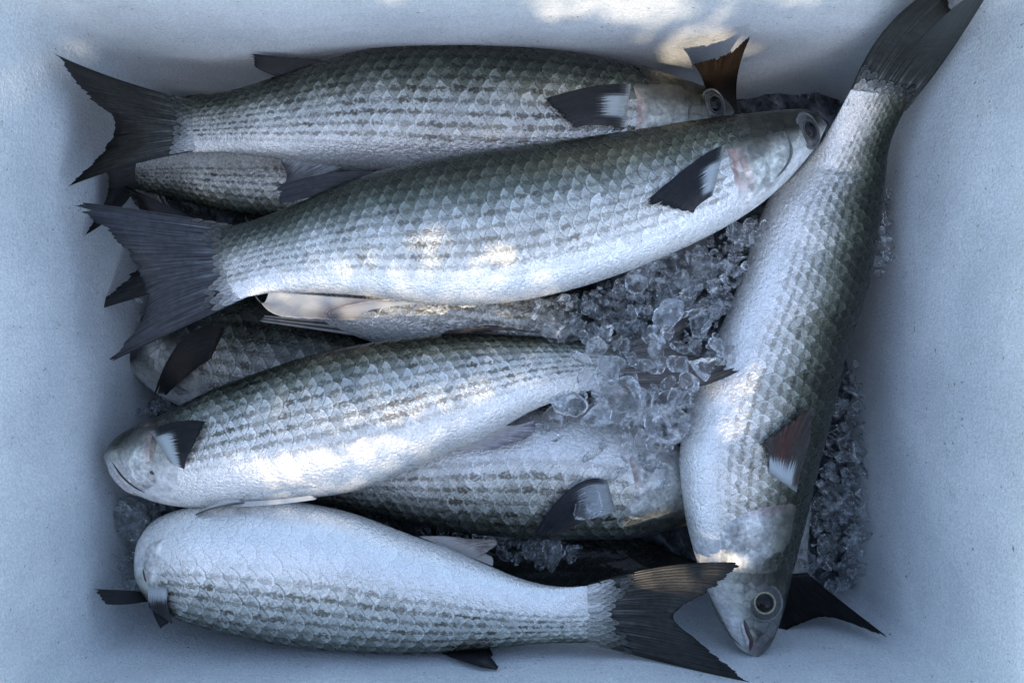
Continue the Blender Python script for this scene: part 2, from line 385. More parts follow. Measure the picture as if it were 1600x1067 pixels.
def surf(f, px, py, lift=0.0):
    """point of the fish's skin seen at a pixel, raised by lift along the skin normal"""
    d = nrm(ray(px, py)); hit = f.bvh.ray_cast(Vector(CP), Vector(d))
    if hit[0] is None:
        k = np.argmin(((to_px(f.C) - np.array([px, py])) ** 2).sum(1)); p = at(px, py, f.zz[k]); q = f.bvh.find_nearest(Vector(p))
        return p + lift * np.array([0, 0, 1.0]), np.array([0, 0, 1.0])
    n = np.array(hit[1]); n = n if n @ d < 0 else -n
    return np.array(hit[0]) + n * lift, n

def add_scales(f):
    pitch = f.pitch / (to_px(f.C)[:, 0:2].ptp() if False else 1)
    pxc = to_px(f.C); Lpx = np.linalg.norm(np.diff(pxc, axis=0), axis=1).sum()
    us = []; u = f.headu * .80
    while u < .998:
        us.append(u); h = np.interp(u, f.u, f.hl) / f.maxh
        u += f.pitch * (.50 + .50 * h) / Lpx * .5
    us = np.array(us)                               # half-pitch columns; rows alternate
    items = []
    NR = f.nrow
    for ci, u in enumerate(us):
        for k in range(NR):
            if (k + ci) % 2: continue
            wv = (k + .5) / NR - f.roll
            uu = u + rng.normal(0, .0007); ww = wv + rng.normal(0, .0006)
            items.append((uu, ww, k))
    A = np.array([(a, b) for a, b, _ in items]); K = np.array([k for *_, k in items])
    d = andist(f, A[:, 1])
    keep = ~((A[:, 0] < f.headu * 1.02) & (d > .30)) 
    A, K, d = A[keep], K[keep], d[keep]
    P = f.pos(A[:, 0], A[:, 1]); Nn = f.normal(A[:, 0], A[:, 1]); view = nrm(CP - P); fac = (Nn * view).sum(1)
    front = fac > -.45; A, K, d, P, Nn, fac = A[front], K[front], d[front], P[front], Nn[front], fac[front]
    n = len(A)
    vis = np.zeros(n)
    for i in range(n):
        if fac[i] <= .08: continue
        v = CP - P[i]; o = P[i] + Nn[i] * .003; blocked = False
        for g_ in ALL:
            if g_ is f: continue
            if g_.bvh.ray_cast(Vector(o), Vector(v))[0] is not None: blocked = True; break
        vis[i] = 0 if blocked else fac[i] * (.5 + np.interp(A[i, 0], f.u, f.hl) / f.maxh)
    order = np.argsort(-vis); rank = np.empty(n, int); rank[order] = np.arange(n)
    RR = np.array([0, .45, .75, .93, 1.0]); TH = np.linspace(-1, 1, 8)
    r_, t_ = np.meshgrid(RR[1:], TH, indexing='ij'); r_, t_ = np.r_[0, r_.ravel()], np.r_[0, t_.ravel()]
    nt_ = len(TH); fc = [(0, 1 + j, 2 + j) for j in range(nt_ - 1)]
    for i in range(len(RR) - 2):
        for j in range(nt_ - 1):
            a = 1 + i * nt_ + j; fc.append((a, a + nt_, a + nt_ + 1, a + 1))
    bulkV, bulkF, bulkC, bulkS, bulkJ, bulkU, bulkP = [], [], [], [], [], [], []
    for i in range(n):
        u, w_ = A[i]
        h = np.interp(u, f.u, f.hl) / f.maxh
        Lu = f.pitch * (.50 + .50 * h) / Lpx * 1.08 * rng.uniform(.94, 1.06); Ww = 1.12 / NR
        x = r_ * np.cos(t_ * 1.75); y = r_ * np.sin(t_ * 1.75)
        uu = u + x * Lu; ww = w_ + y * Ww * rng.uniform(.95, 1.05)
        p = f.pos(np.minimum(uu, .999), ww); nn = f.normal(np.minimum(uu, .995), ww)
        tl = rng.normal(0, .16) if rng.random() < .94 else rng.normal(0, .8)
        lift = (.00012 + (.00044 + rng.normal(0, .00009)) * f.sh * np.clip(x, -.3, 1) + .00016 * tl * y + .0001 * (1 - r_ ** 2)) * (.55 + .45 * h) * (1 - .62 * sm(.52, .78, d[i]))
        p = p + nn * lift[:, None]
        base = pigment(f, np.array([u]), np.array([w_]))[0]
        row = K[i] if K[i] < NR / 2 else NR - 1 - K[i]
        st = sm(.02, .16, d[i]) * (1 - sm(.56 - f.bs, .74 - f.bs, d[i])) * f.stripes * (1.0 if row % 1 == 0 else .5)
        stt = float(np.clip(st * rng.uniform(.6, 1.0) * (.9 + .2 * math.sin(u * 17 + w_ * 31 + f.pitch) * math.sin(u * 41 - w_ * 13)), 0, 1))
        # silver flanks vary a little from scale to scale, the back more
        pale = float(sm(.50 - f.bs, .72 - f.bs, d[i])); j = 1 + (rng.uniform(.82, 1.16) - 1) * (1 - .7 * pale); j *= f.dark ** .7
        lightup = lerp(base, base * 1.25 + .03, np.array(sm(.15, .3, d[i]) * .6))
        cpig = np.repeat(lightup[None], len(p), 0)
        if rank[i] < 300 and vis[i] > 0:
            mesh_obj('scale', p, fc, SCALE, f.root, attrs={'pig': cpig, 'spot': np.full(len(p), stt), 'jit': np.full(len(p), j), 'pale': np.full(len(p), pale)}, uv=np.c_[r_, t_])
        else:
            o = len(bulkV) * len(p); bulkV.append(p); bulkF += [tuple(o + q for q in a) for a in fc]; bulkC.append(cpig)
            bulkS.append(np.full(len(p), stt)); bulkJ.append(np.full(len(p), j)); bulkP.append(np.full(len(p), pale)); bulkU.append(np.c_[r_, t_])
    if bulkV:
        o = mesh_obj('scale_covering', np.vstack(bulkV), bulkF, SCALE, f.root, attrs={'pig': np.vstack(bulkC), 'spot': np.concatenate(bulkS), 'jit': np.concatenate(bulkJ), 'pale': np.concatenate(bulkP)}, uv=np.vstack(bulkU))
        o['kind'] = 'stuff'

def fin(f, name, base, mid, edge, mode='plane', z=(0, 0, 0), rays=14, col=None, ragged=.03, thick=.0007, nv=14, amp=.00010, label=None, smooth=True, basescales=None):
    rays = int(rays * 1.5); nu = rays * 4 + 1
    B, Md, E = (resample(q, nu, smooth) for q in (base, mid, edge))
    v = np.linspace(0, 1, nv)
    rag = 1 - np.abs(np.interp(np.linspace(0, 1, nu), np.linspace(0, 1, rays + 1), rng.normal(0, ragged, rays + 1))) - ragged * .5 * (np.arange(nu) % 4 == 2)
    vv = v[None, :] * rag[:, None]
    wgt = np.stack([(1 - vv) * (1 - 2 * vv), 4 * vv * (1 - vv), vv * (2 * vv - 1)], -1)
    px = wgt[..., 0:1] * B[:, None, :2] + wgt[..., 1:2] * Md[:, None, :2] + wgt[..., 2:3] * E[:, None, :2]
    s = np.linspace(0, 1, nu)[:, None] + 0 * vv
    P = np.zeros((nu, nv, 3)); N = np.zeros((nu, nv, 3)); N[..., 2] = 1
    zz = [np.interp(np.linspace(0, 1, nu), np.linspace(0, 1, len(np.atleast_1d(q))), np.atleast_1d(q)) for q in z]
    hgt = wgt[..., 0] * zz[0][:, None] + wgt[..., 1] * zz[1][:, None] + wgt[..., 2] * zz[2][:, None]
    if mode == 'plane':
        P = at(px[..., 0], px[..., 1], hgt)
    else:
        lastn = np.array([0, 0, 1.0])
        for i in range(nu):
            for j in range(nv):
                P[i, j], N[i, j] = surf(f, px[i, j, 0], px[i, j, 1], hgt[i, j])
        for _ in range(2):                       # soften steps where the fin leaves the body
            P[1:-1, 1:-1] = .5 * P[1:-1, 1:-1] + .125 * (P[2:, 1:-1] + P[:-2, 1:-1] + P[1:-1, 2:] + P[1:-1, :-2])
    k = np.arange(nu); cor = np.cos(2 * math.pi * k / 4.0) * amp
    wob = amp * .9 * np.sin(np.linspace(0, 9, nu))[:, None] * vv
    taper = 1 - .5 * vv
    top = P + N * (cor[:, None] * taper + wob)[..., None]
    bot = top - N * (thick * (1.15 - .8 * vv))[..., None]
    n = nu * nv
    faces = grid_faces(nu, nv); faces = faces + [tuple(n + a for a in reversed(q)) for q in faces]
    bd = [i * nv for i in range(nu)] + [(nu - 1) * nv + j for j in range(1, nv)] + [i * nv + nv - 1 for i in range(nu - 2, -1, -1)] + [j for j in range(nv - 2, 0, -1)]
    for a, b in zip(bd, bd[1:] + bd[:1]): faces.append((b, a, n + a, n + b))
    c = (.40 + .60 * sm(.20, .45, np.asarray(col(s, vv)).mean(-1, keepdims=True))) * col(s, vv) if callable(col) else np.broadcast_to(np.asarray(col, float), (nu, nv, 3))
    c = c.reshape(-1, 3); uv = np.c_[(s * rays).ravel(), vv.ravel()]
    o = mesh_obj(name, np.vstack([top.reshape(-1, 3), bot.reshape(-1, 3)]), faces, FIN, f.root, attrs={'pig': np.vstack([c, c])}, uv=np.vstack([uv, uv]))
    if label: o['label'] = label
    if basescales: tail_scales(f, top, N, basescales)
    return o
def tail_scales(f, top, N, spec):
    """the small scales that run from the tail stalk out over the root of the tail fin"""
    vmax, rows, c0 = spec; nu, nv, _ = top.shape
    RR = np.array([0, .55, .85, 1.0]); TH = np.linspace(-1, 1, 7); r_, t_ = np.meshgrid(RR[1:], TH, indexing='ij'); r_, t_ = np.r_[0, r_.ravel()], np.r_[0, t_.ravel()]
    nt_ = 7; fc = [(0, 1 + j, 2 + j) for j in range(6)]
    for i in range(2):
        for j in range(6): a = 1 + i * nt_ + j; fc.append((a, a + nt_, a + nt_ + 1, a + 1))
    e0 = f.C[-1] + f.H[-1]; flip = np.linalg.norm(top[0, 0] - e0) > np.linalg.norm(top[-1, 0] - e0)
    V, Fc, Cl, Sp, Ji, Uv = [], [], [], [], [], []; dv = vmax / 5
    for ci in range(7):
        for k in range(rows):
            sc = (k + .5 + .5 * (ci % 2)) / rows; vc = 0.0 + ci * dv * .8 + rng.normal(0, dv * .12)
            lim = vmax * (.6 + .4 * abs(2 * sc - 1)) * rng.uniform(.55, 1.15)
            if sc > .985 or vc > lim: continue
            k_ = 1.15 - .45 * ci / 6; x = r_ * np.cos(t_ * 1.75) * dv * 1.5 * k_; y = r_ * np.sin(t_ * 1.75) * .62 / rows * (.8 + .2 * k_)
            ss = np.clip(sc + y, 0, 1) * (nu - 1); vv = np.clip(vc + x, 0, .99) * (nv - 1)
            i0 = np.clip(ss.astype(int), 0, nu - 2); j0 = np.clip(vv.astype(int), 0, nv - 2); a = (ss - i0)[:, None]; b = (vv - j0)[:, None]
            P = (top[i0, j0] * (1 - a) + top[i0 + 1, j0] * a) * (1 - b) + (top[i0, j0 + 1] * (1 - a) + top[i0 + 1, j0 + 1] * a) * b
            fade = max(0., vc / vmax); P = P + np.array([0, 0, 1.]) * (.0009 + .0006 * r_ * np.cos(t_))[:, None]
            o = len(V) * len(P); V.append(P); Fc += [tuple(o + q for q in e) for e in fc]
            bp = pigment(f, np.array([.97]), np.array([.04 + .42 * (1 - sc if flip else sc)]))[0] * .85
            Cl.append(np.repeat((bp * (1 - fade) ** 1.6 + np.array((.045, .047, .045)) * (1 - (1 - fade) ** 1.6))[None] * rng.uniform(.75, 1.2), len(P), 0)); Sp.append(np.full(len(P), .35 * rng.random())); Ji.append(np.ones(len(P))); Uv.append(np.c_[r_, t_])
    o = mesh_obj('tail_root_scales', np.vstack(V), Fc, SCALE, f.root, attrs={'pig': np.vstack(Cl), 'spot': np.concatenate(Sp), 'jit': np.concatenate(Ji), 'pale': np.full(len(V) * len(P), 1.3)}, uv=np.vstack(Uv)); o['kind'] = 'stuff'
def tailcol(base=(.16, .17, .17), mid=(.060, .062, .060), tip=(.018, .018, .018)):
    def c(s, v):
        rg = .10 * np.sin(s * 47 + 1) + .07 * np.sin(s * 131); r = lerp(base, mid, sm(.0, .34, v + rg)); r = lerp(r, tip, sm(.72, 1., v) * .9)
        e = np.maximum(1 - sm(0, .06, s), sm(.94, 1, s)); return lerp(r, tip, e * .7)
    return c
def pecol(white=(.44, .49, .50), dark=(.020, .022, .026), w0=.32, s0=.15, s1=.95, red=None):
    def c(s, v):
        k = (1 - sm(w0 * .70, w0 * 1.2, v + .05 * np.sin(s * 110 + 2 * np.sin(s * 23)))) * sm(s0, s0 + .15, s) * (1 - sm(s1 - .1, s1 + .05, s)) * sm(0, .10, v)
        d = lerp(np.array(dark) * np.ones(3), np.array((.09, .085, .085)), sm(.55, 1., s) * .8)
        if red is not None: d = lerp(d, np.array(red), np.exp(-((s - .40) / .20) ** 2) * sm(.2, .5, v) * (1 - .5 * sm(.7, 1, v)) * .8)
        r = lerp(d, np.array(white), k); return lerp(np.array((.34, .36, .35)), r, sm(0, .12, v))
    return c
def patch(f, name, lines, lift, mat, col, n=28, parent=None):
    """sheet lying on the skin between pixel polylines, lifted by lift(s, t)"""
    L = [resample(q, n) for q in lines]; m = 12; t = np.linspace(0, 1, m); k = np.linspace(0, 1, len(L))
    V = []; Cc = []; ppx = to_px(f.P); front = ((f.P - np.repeat(f.C, NW, 0)) * np.repeat(f.n, NW, 0)).sum(1) > 0
    pg = np.zeros(len(f.P) * 4, np.float32); f.body.data.attributes['pig'].data.foreach_get('color', pg); pg = pg.reshape(-1, 4)[:, :3]
    for i in range(n):
        for tj in t:
            p = np.array([np.interp(tj, k, [q[i, 0] for q in L]), np.interp(tj, k, [q[i, 1] for q in L])])
            s_ = i / (n - 1); V.append(surf(f, p[0], p[1], lift(s_, tj))[0])
            dd_ = ((ppx - p) ** 2).sum(1); dd_[~front] = 1e9; near = np.argsort(dd_)[:6]; Cc.append(col(s_, tj, pg[near].mean(0)))
    V = np.array(V); top = V; nn = np.array([0, 0, 1.0]); faces = grid_faces(n, m)
    return mesh_obj(name, top, faces, mat, parent or f.root, attrs={'pig': np.array(Cc, float)})
def drape(f, name, pts, rad, mat, lift=0.0, n=28, parent=None, col=None):
    q = resample(pts, n); V = np.array([surf(f, a, b, lift)[0] for a, b in q])
    V[1:-1] = .5 * V[1:-1] + .25 * (V[2:] + V[:-2])
    t = np.linspace(0, 1, n); r = rad * np.clip(np.sin(math.pi * (t * .9 + .05)) * 1.3, .15, 1)
    o = tube(name, V, r, mat, parent or f.root)
    if col is not None:
        a = o.data.attributes.new('pig', 'FLOAT_COLOR', 'POINT'); a.data.foreach_set('color', np.tile(np.r_[col, 1].astype(np.float32), len(o.data.vertices)))
    return o
def disc(name, c, n, r, h, mat, parent, hole=0.0, up=(0, 1, 0), sy=1.0, seg=28, rings=6):
    n = nrm(n); t = nrm(np.cross(up, n)); b = np.cross(n, t); V, Fc = [], []
    rr = np.linspace(hole, 1, rings)
    for x in rr:
        for k in range(seg):
            a = 2 * math.pi * k / seg; V.append(c + t * r * x * math.cos(a) + b * r * x * math.sin(a) * sy + n * h * (math.sqrt(max(0, 1 - x * x)) if hole == 0 else 1 - ((x - hole) / (1 - hole) * 2 - 1) ** 2))
    Fc = grid_faces(rings, seg, True)
    if hole == 0: Fc.append(tuple(range(seg)))
    return mesh_obj(name, np.array(V), Fc, mat, parent)
def eye(f, px, py, r, tilt=.5, sy=1.0, lid=1.16, iris=None):
    c, n = surf(f, px, py, .0); v = nrm(CP - c); nn = nrm(n * (1 - tilt) + v * tilt); ax = f.C[40] - f.C[0]
    e = disc('eye', c - nn * .0006, nn, r, .0022, SOCKET, f.root, up=ax, sy=sy)
    disc('iris', c + nn * .0010, nn, r * .66, .0008, iris or IRIS, e, hole=.80, up=ax, sy=sy)
    disc('pupil', c + nn * .0007, nn, r * .55, .0022, BLACK, e, up=ax, sy=sy)
    disc('eyelid', c - nn * .0011, nn, r * lid, .0009, LIDM, e, hole=.80, up=ax, sy=sy)
    return e
LIDM = mat_flat('eyelid_grey', (.075, .078, .075), .3, .25, .35)
PINK = (.46, .22, .18)

# ---- lower layer first
FG = 'mullet packed in the foam box'
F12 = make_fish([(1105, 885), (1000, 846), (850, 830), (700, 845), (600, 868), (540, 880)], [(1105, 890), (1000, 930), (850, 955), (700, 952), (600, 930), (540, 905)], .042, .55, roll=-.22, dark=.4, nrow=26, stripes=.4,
    label='dark, shade-toned mullet at the bottom, back up, in the gap above the white-bellied mullet')
F13 = make_fish([(800, 380), (700, 365), (560, 355), (430, 362), (350, 372)], [(800, 400), (700, 440), (560, 440), (430, 420), (350, 412)], .048, .6, roll=-.1, dark=.7, scales=False,
    label='buried mullet showing only dark tail lobes beneath the middle mullet\'s tail')
F10 = make_fish([(1010, 470), (1030, 380), (1070, 280), (1105, 205), (1118, 178)], [(1012, 472), (1100, 400), (1130, 300), (1150, 220), (1156, 182)], [.045, .05, .06, .072], .55, dark=.55, scales=False,
    label='buried mullet showing only a brown tail lobe standing against the far wall')
F11 = make_fish([(1190, 560), (1160, 640), (1165, 760), (1190, 860), (1206, 915)], [(1195, 560), (1260, 640), (1268, 760), (1262, 860), (1262, 905)], [.05, .05, .055, .06], .5, dark=.55, scales=False,
    label='buried mullet showing only its black tail beside the round-eyed snout')
F7 = make_fish([(960, 300), (800, 345), (600, 366), (450, 348), (350, 330), (280, 312), (200, 292)], [(960, 290), (800, 240), (600, 226), (450, 222), (350, 230), (280, 238), (200, 254)], .060, .55, roll=.0, dark=.92, nrow=28, pitch=20,
    label='half hidden mullet in the gap between the two upper mullets')
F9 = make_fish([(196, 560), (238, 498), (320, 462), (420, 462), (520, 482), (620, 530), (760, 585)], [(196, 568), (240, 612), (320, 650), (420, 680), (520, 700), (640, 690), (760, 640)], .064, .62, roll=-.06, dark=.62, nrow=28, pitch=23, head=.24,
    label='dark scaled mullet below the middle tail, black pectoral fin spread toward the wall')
F8 = make_fish([(1000, 548), (950, 500), (850, 440), (700, 410), (550, 390), (420, 380), (330, 375)], [(1000, 556), (940, 582), (850, 578), (700, 562), (600, 540), (520, 510), (450, 472), (400, 442), (330, 412)], .084, .62, roll=.0, nrow=28, pitch=20, stripes=1.0,
    label='pale mullet pinned between two others, only its belly strip and ribbed fin showing')
F4 = make_fish([(1132, 786), (1090, 815), (1000, 838), (900, 842), (800, 838), (700, 828), (600, 806), (520, 790), (430, 772), (380, 762)], [(1132, 772), (1100, 728), (1050, 690), (980, 658), (900, 640), (800, 640), (700, 660), (600, 690), (500, 715), (380, 732)], .084, .64, roll=.04, dark=.92, nrow=26, pitch=25, stripes=1.0, head=.2,
    label='mullet half under ice, dark back toward the gap, head tucked beneath the crosswise one')
F5 = make_fish([(1186, 1025), (1206, 1004), (1226, 950), (1242, 880), (1262, 800), (1281, 720), (1302, 640), (1325, 540), (1346, 480), (1366, 400), (1380, 300), (1391, 222), (1424, 150)],
               [(1176, 1024), (1153, 1010), (1130, 970), (1100, 910), (1076, 830), (1065, 760), (1063, 700), (1082, 610), (1114, 540), (1152, 450), (1202, 310), (1270, 240), (1300, 195), (1330, 140)], [.121, .110, .104, .1, .1, .1, .104, .125], .62, roll=-.045, nrow=36, pitch=22, bs=.10, stripes=.8, head=.215, sh=.8,
    label='mullet lying crosswise with round yellow-ringed eye and reddish pectoral fin')
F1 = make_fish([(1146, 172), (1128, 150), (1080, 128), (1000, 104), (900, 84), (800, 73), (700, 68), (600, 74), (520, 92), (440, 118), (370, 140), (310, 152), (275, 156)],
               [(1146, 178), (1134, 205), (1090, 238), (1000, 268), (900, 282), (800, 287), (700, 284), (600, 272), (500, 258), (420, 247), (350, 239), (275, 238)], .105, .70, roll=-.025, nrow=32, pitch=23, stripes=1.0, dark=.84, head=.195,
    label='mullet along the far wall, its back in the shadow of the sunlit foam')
F2 = make_fish([(1290, 192), (1262, 172), (1200, 174), (1100, 187), (1000, 203), (900, 218), (800, 230), (700, 245), (600, 266), (530, 290), (450, 325), (395, 345), (345, 358)],
               [(1290, 200), (1270, 236), (1222, 290), (1170, 332), (1100, 372), (1000, 416), (900, 450), (800, 471), (690, 476), (560, 461), (450, 456), (400, 461), (352, 474)], [.14, .138, .136, .135, .135, .132], .70, roll=-.03, nrow=34, pitch=22, stripes=.75, head=.185,
    label='largest mullet on top, lying slantwise with spread blue-grey tail near the wall')
F3 = make_fish([(163, 708), (178, 686), (215, 663), (270, 640), (330, 610), (400, 584), (480, 558), (560, 540), (650, 528), (740, 521), (830, 525), (900, 532), (970, 543)],
               [(163, 716), (176, 745), (202, 767), (250, 786), (310, 793), (400, 788), (480, 778), (560, 765), (640, 735), (700, 706), (760, 682), (830, 642), (900, 616), (970, 600)], [.113, .115, .116, .114, .108], .70, roll=.03, nrow=32, pitch=22, stripes=.95, head=.17,
    label='mullet with sunlit belly, blunt snout at the wall and tail buried in ice')
F6 = make_fish([(212, 905), (232, 938), (280, 966), (350, 987), (450, 1007), (560, 1017), (660, 1019), (760, 1012), (850, 1004), (945, 1003)],
               [(210, 895), (214, 850), (240, 814), (290, 794), (360, 787), (440, 783), (500, 790), (560, 805), (640, 835), (700, 856), (760, 882), (820, 906), (880, 917), (945, 912)], [.112, .114, .117, .120, .126], .72, roll=.075, nrow=30, pitch=26, stripes=1.0, head=.10,
    label='white-bellied mullet along the near wall with wet glinting tail fin')

# ---- fins
tc = tailcol()
fin(F1, 'caudal_fin', [(306, 158), (306, 196), (306, 236)], [(190, 126), (232, 194), (205, 258)], [(84, 84), (135, 150), (178, 188), (160, 235), (105, 292)], 'plane', (.105, .120, [.158, .138, .142]), rays=22, col=tailcol((.20, .21, .20), (.060, .058, .050), (.014, .014, .014)), basescales=(.24, 13, None))
fin(F2, 'caudal_fin', [(380, 354), (378, 412), (388, 464)], [(235, 330), (275, 412), (268, 520)], [(104, 314), (185, 380), (222, 440), (222, 500), (158, 573)], 'plane', (.131, .134, [.146, .134, .130]), rays=24, col=tailcol((.24, .27, .30), (.075, .083, .098), (.03, .032, .036)), ragged=.04, basescales=(.26, 14, None))
fin(F3, 'caudal_fin', [(940, 545), (944, 572), (940, 602)], [(1020, 518), (1020, 560), (1052, 612)], [(1080, 492), (1066, 525), (1064, 545), (1100, 560), (1158, 578)], 'plane', (.110, .124, [.130, .131, .134]), rays=18, col=tailcol((.36, .35, .34), (.25, .23, .22), (.06, .052, .048)), basescales=(.2, 10, None))
fin(F5, 'caudal_fin', [(1322, 166), (1368, 168), (1414, 174)], [(1368, 66), (1420, 88), (1478, 92)], [(1440, -6), (1474, -8), (1487, 14), (1494, 8), (1530, -16), (1550, -20)], 'plane', (.121, .148, [.222, .215, .206]), rays=20, col=tailcol((.34, .36, .34), (.085, .09, .082), (.05, .052, .046)), ragged=.01, basescales=(.28, 9, None))
fin(F6, 'caudal_fin', [(918, 913), (918, 955), (918, 1003)], [(1040, 884), (1022, 955), (1040, 1036)], [(1163, 879), (1115, 920), (1052, 962), (1090, 1000), (1174, 1066)], 'plane', (.126, .130, [.139, .134, .154]), rays=22, col=tailcol((.19, .20, .20), (.056, .056, .052), (.022, .022, .022)), basescales=(.26, 13, None))
fin(F7, 'caudal_fin', [(212, 254), (210, 275), (212, 294)], [(185, 258), (188, 300), (178, 335)], [(160, 236), (168, 300), (132, 368)], 'plane', (.062, .092, [.112, .105, .122]), rays=14, col=tailcol((.20, .20, .20), (.08, .08, .08), (.03, .03, .03)))
fin(F13, 'caudal_fin', [(372, 374), (352, 392), (372, 412)], [(280, 330), (290, 400), (262, 450)], [(182, 284), (230, 350), (228, 400), (200, 430), (138, 488)], 'plane', (.05, .08, [.084, .08, .10]), rays=16, col=tailcol((.05, .05, .05), (.03, .03, .028), (.012, .012, .012)))
fin(F10, 'caudal_fin', [(1112, 190), (1132, 178), (1156, 188)], [(1100, 130), (1125, 128), (1152, 122)], [(1082, 100), (1135, 84), (1175, 54)], 'plane', (.07, .115, [.137, .14, .148]), rays=12, col=tailcol((.05, .04, .03), (.035, .024, .016), (.035, .02, .011)), ragged=.05)
fin(F11, 'caudal_fin', [(1204, 905), (1230, 898), (1262, 895)], [(1200, 955), (1250, 940), (1310, 935)], [(1192, 1004), (1250, 975), (1300, 965), (1393, 999)], 'plane', (.062, .078, [.085, .09, .115]), rays=14, col=tailcol((.03, .03, .03), (.022, .023, .024), (.01, .01, .01)))
dk = lambda s, v: lerp((.05, .05, .052), (.018, .018, .02), v)
fin(F1, 'dorsal_fin', [(530, 96), (440, 122)], [(468, 92), (412, 112)], [(390, 84), (398, 104)], 'plane', (.105, .105, .108), rays=8, col=dk, nv=8)
fin(F1, 'dorsal_fin', [(720, 72), (640, 76)], [(690, 66), (628, 68)], [(692, 63), (622, 60)], 'plane', (.107, .108, .108), rays=6, col=dk, nv=6)
fin(F1, 'anal_fin', [(540, 260), (440, 247)], [(486, 280), (440, 256)], [(424, 301), (446, 284), (446, 262)], 'plane', (.108, .106, .10), rays=10, col=lambda s, v: lerp((.34, .35, .35), (.15, .15, .16), v))
fin(F1, 'pectoral_fin', [(985, 134), (975, 200)], [(920, 142), (925, 196)], [(847, 160), (898, 202)], 'drape', (.0012, .004, .0045), rays=14, col=pecol(w0=.34, s0=.18, s1=.8))
fin(F2, 'dorsal_fin', [(596, 268), (505, 302)], [(520, 270), (478, 310)], [(432, 290), (436, 318)], 'plane', (.134, .136, .134), rays=9, col=lambda s, v: lerp((.10, .10, .11), (.04, .042, .055), v))
fin(F2, 'pectoral_fin', [(1132, 228), (1112, 306)], [(1080, 258), (1088, 318)], [(1002, 319), (1078, 330)], 'drape', (.001, .004, .0045), rays=16, col=pecol(w0=.36, s0=.22, s1=.9))
fin(F2, 'anal_fin', [(660, 474), (420, 456)], [(570, 487), (410, 474)], [(590, 501), (520, 500), (432, 493), (396, 458)], 'plane', (.130, .120, .108), rays=12, amp=.00004, col=lambda s, v: lerp(lerp((.66, .65, .62), (.34, .32, .33), np.exp(-((s - .32) / .14) ** 2)), (.78, .75, .69), sm(.6, 1, s)), ragged=.02)
fin(F8, 'anal_fin', [(585, 530), (500, 496)], [(480, 514), (470, 497)], [(403, 503), (412, 492)], 'plane', (.085, .09, .095), rays=8, col=lambda s, v: lerp(lerp((.12, .12, .12), (.45, .45, .44), np.abs(np.sin(s * 9)) ** 2), (.03, .03, .03), 1 - sm(0, .1, v)))
fin(F9, 'pectoral_fin', [(352, 512), (330, 560)], [(300, 530), (300, 585)], [(256, 604), (274, 606)], 'drape', (.001, .008, .009), rays=12, col=lambda s, v: lerp((.03, .026, .024), (.008, .008, .008), v))
fin(F3, 'pectoral_fin', [(238, 676), (268, 722)], [(285, 662), (292, 728)], [(330, 661), (292, 724)], 'drape', (.0012, .004, .0045), rays=16, col=pecol(white=(.50, .56, .57), w0=.36, s0=.12, s1=1.2))
fin(F3, 'dorsal_fin', [(800, 526), (690, 526)], [(770, 516), (690, 522)], [(850, 521), (775, 508), (702, 516)], 'plane', (.117, .119, .12), rays=8, col=lambda s, v: lerp((.07, .07, .08), (.025, .025, .03), v))
fin(F3, 'anal_fin', [(700, 704), (790, 664)], [(745, 702), (808, 664)], [(770, 702), (834, 680), (836, 656)], 'plane', (.115, .114, .113), rays=10, col=lambda s, v: lerp((.50, .48, .46), (.27, .26, .29), v))
fin(F3, 'pelvic_fin', [(360, 792), (372, 782)], [(430, 788), (430, 779)], [(500, 779), (482, 773)], 'plane', (.126, .138, .138), rays=4, col=lambda s, v: lerp((.66, .65, .62), (.30, .29, .27), sm(.7, 1, s)), nv=10)
fin(F4, 'pectoral_fin', [(948, 750), (962, 798)], [(890, 760), (910, 808)], [(832, 828), (878, 822)], 'drape', (.001, .004, .005), rays=14, col=pecol(white=(.42, .45, .46), dark=(.035, .04, .05), w0=.42, s0=.05, s1=1.2))
fin(F5, 'pectoral_fin', [(1200, 738), (1242, 768)], [(1196, 705), (1250, 710)], [(1182, 692), (1222, 660), (1260, 634), (1256, 690)], 'drape', (.001, .004, .005), rays=16, col=pecol(white=(.46, .53, .57), dark=(.07, .065, .062), w0=.36, s0=-.2, s1=.85, red=(.15, .05, .038)), ragged=.05)
fin(F6, 'anal_fin', [(655, 838), (770, 884)], [(700, 838), (765, 868)], [(730, 842), (777, 844), (768, 858), (738, 874)], 'plane', (.12, .124, .126), rays=10, col=lambda s, v: lerp((.46, .44, .42), (.30, .26, .24), sm(.2, .8, v)))
fin(F6, 'pelvic_fin', [(306, 806), (320, 798)], [(345, 804), (350, 798)], [(388, 799), (380, 794)], 'drape', (.0012, .006, .006), rays=4, col=lambda s, v: lerp((.22, .21, .19), (.72, .71, .68), sm(.1, .5, s)), nv=10)
fin(F6, 'pectoral_fin', [(236, 908), (262, 915)], [(240, 945), (268, 940)], [(256, 978), (276, 962)], 'drape', (.001, .003, .004), rays=8, col=pecol(w0=.35, s0=-.2, s1=1.2, white=(.5, .54, .56)))
fin(F6, 'pectoral_fin', [(232, 925), (238, 938)], [(190, 922), (195, 944)], [(146, 920), (164, 943)], 'plane', (.108, .116, .12), rays=8, col=(.012, .012, .013))
fin(F6, 'dorsal_fin', [(680, 1016), (765, 1012)], [(715, 1030), (770, 1024)], [(752, 1042), (780, 1046), (764, 1022)], 'plane', (.118, .130, .137), rays=8, col=(.018, .018, .02))
fin(F4, 'caudal_fin', [(390, 732), (386, 747), (390, 762)], [(340, 725), (345, 747), (340, 770)], [(290, 712), (310, 747), (290, 782)], 'plane', (.08, .07, .07), rays=10, col=(.03, .03, .03))

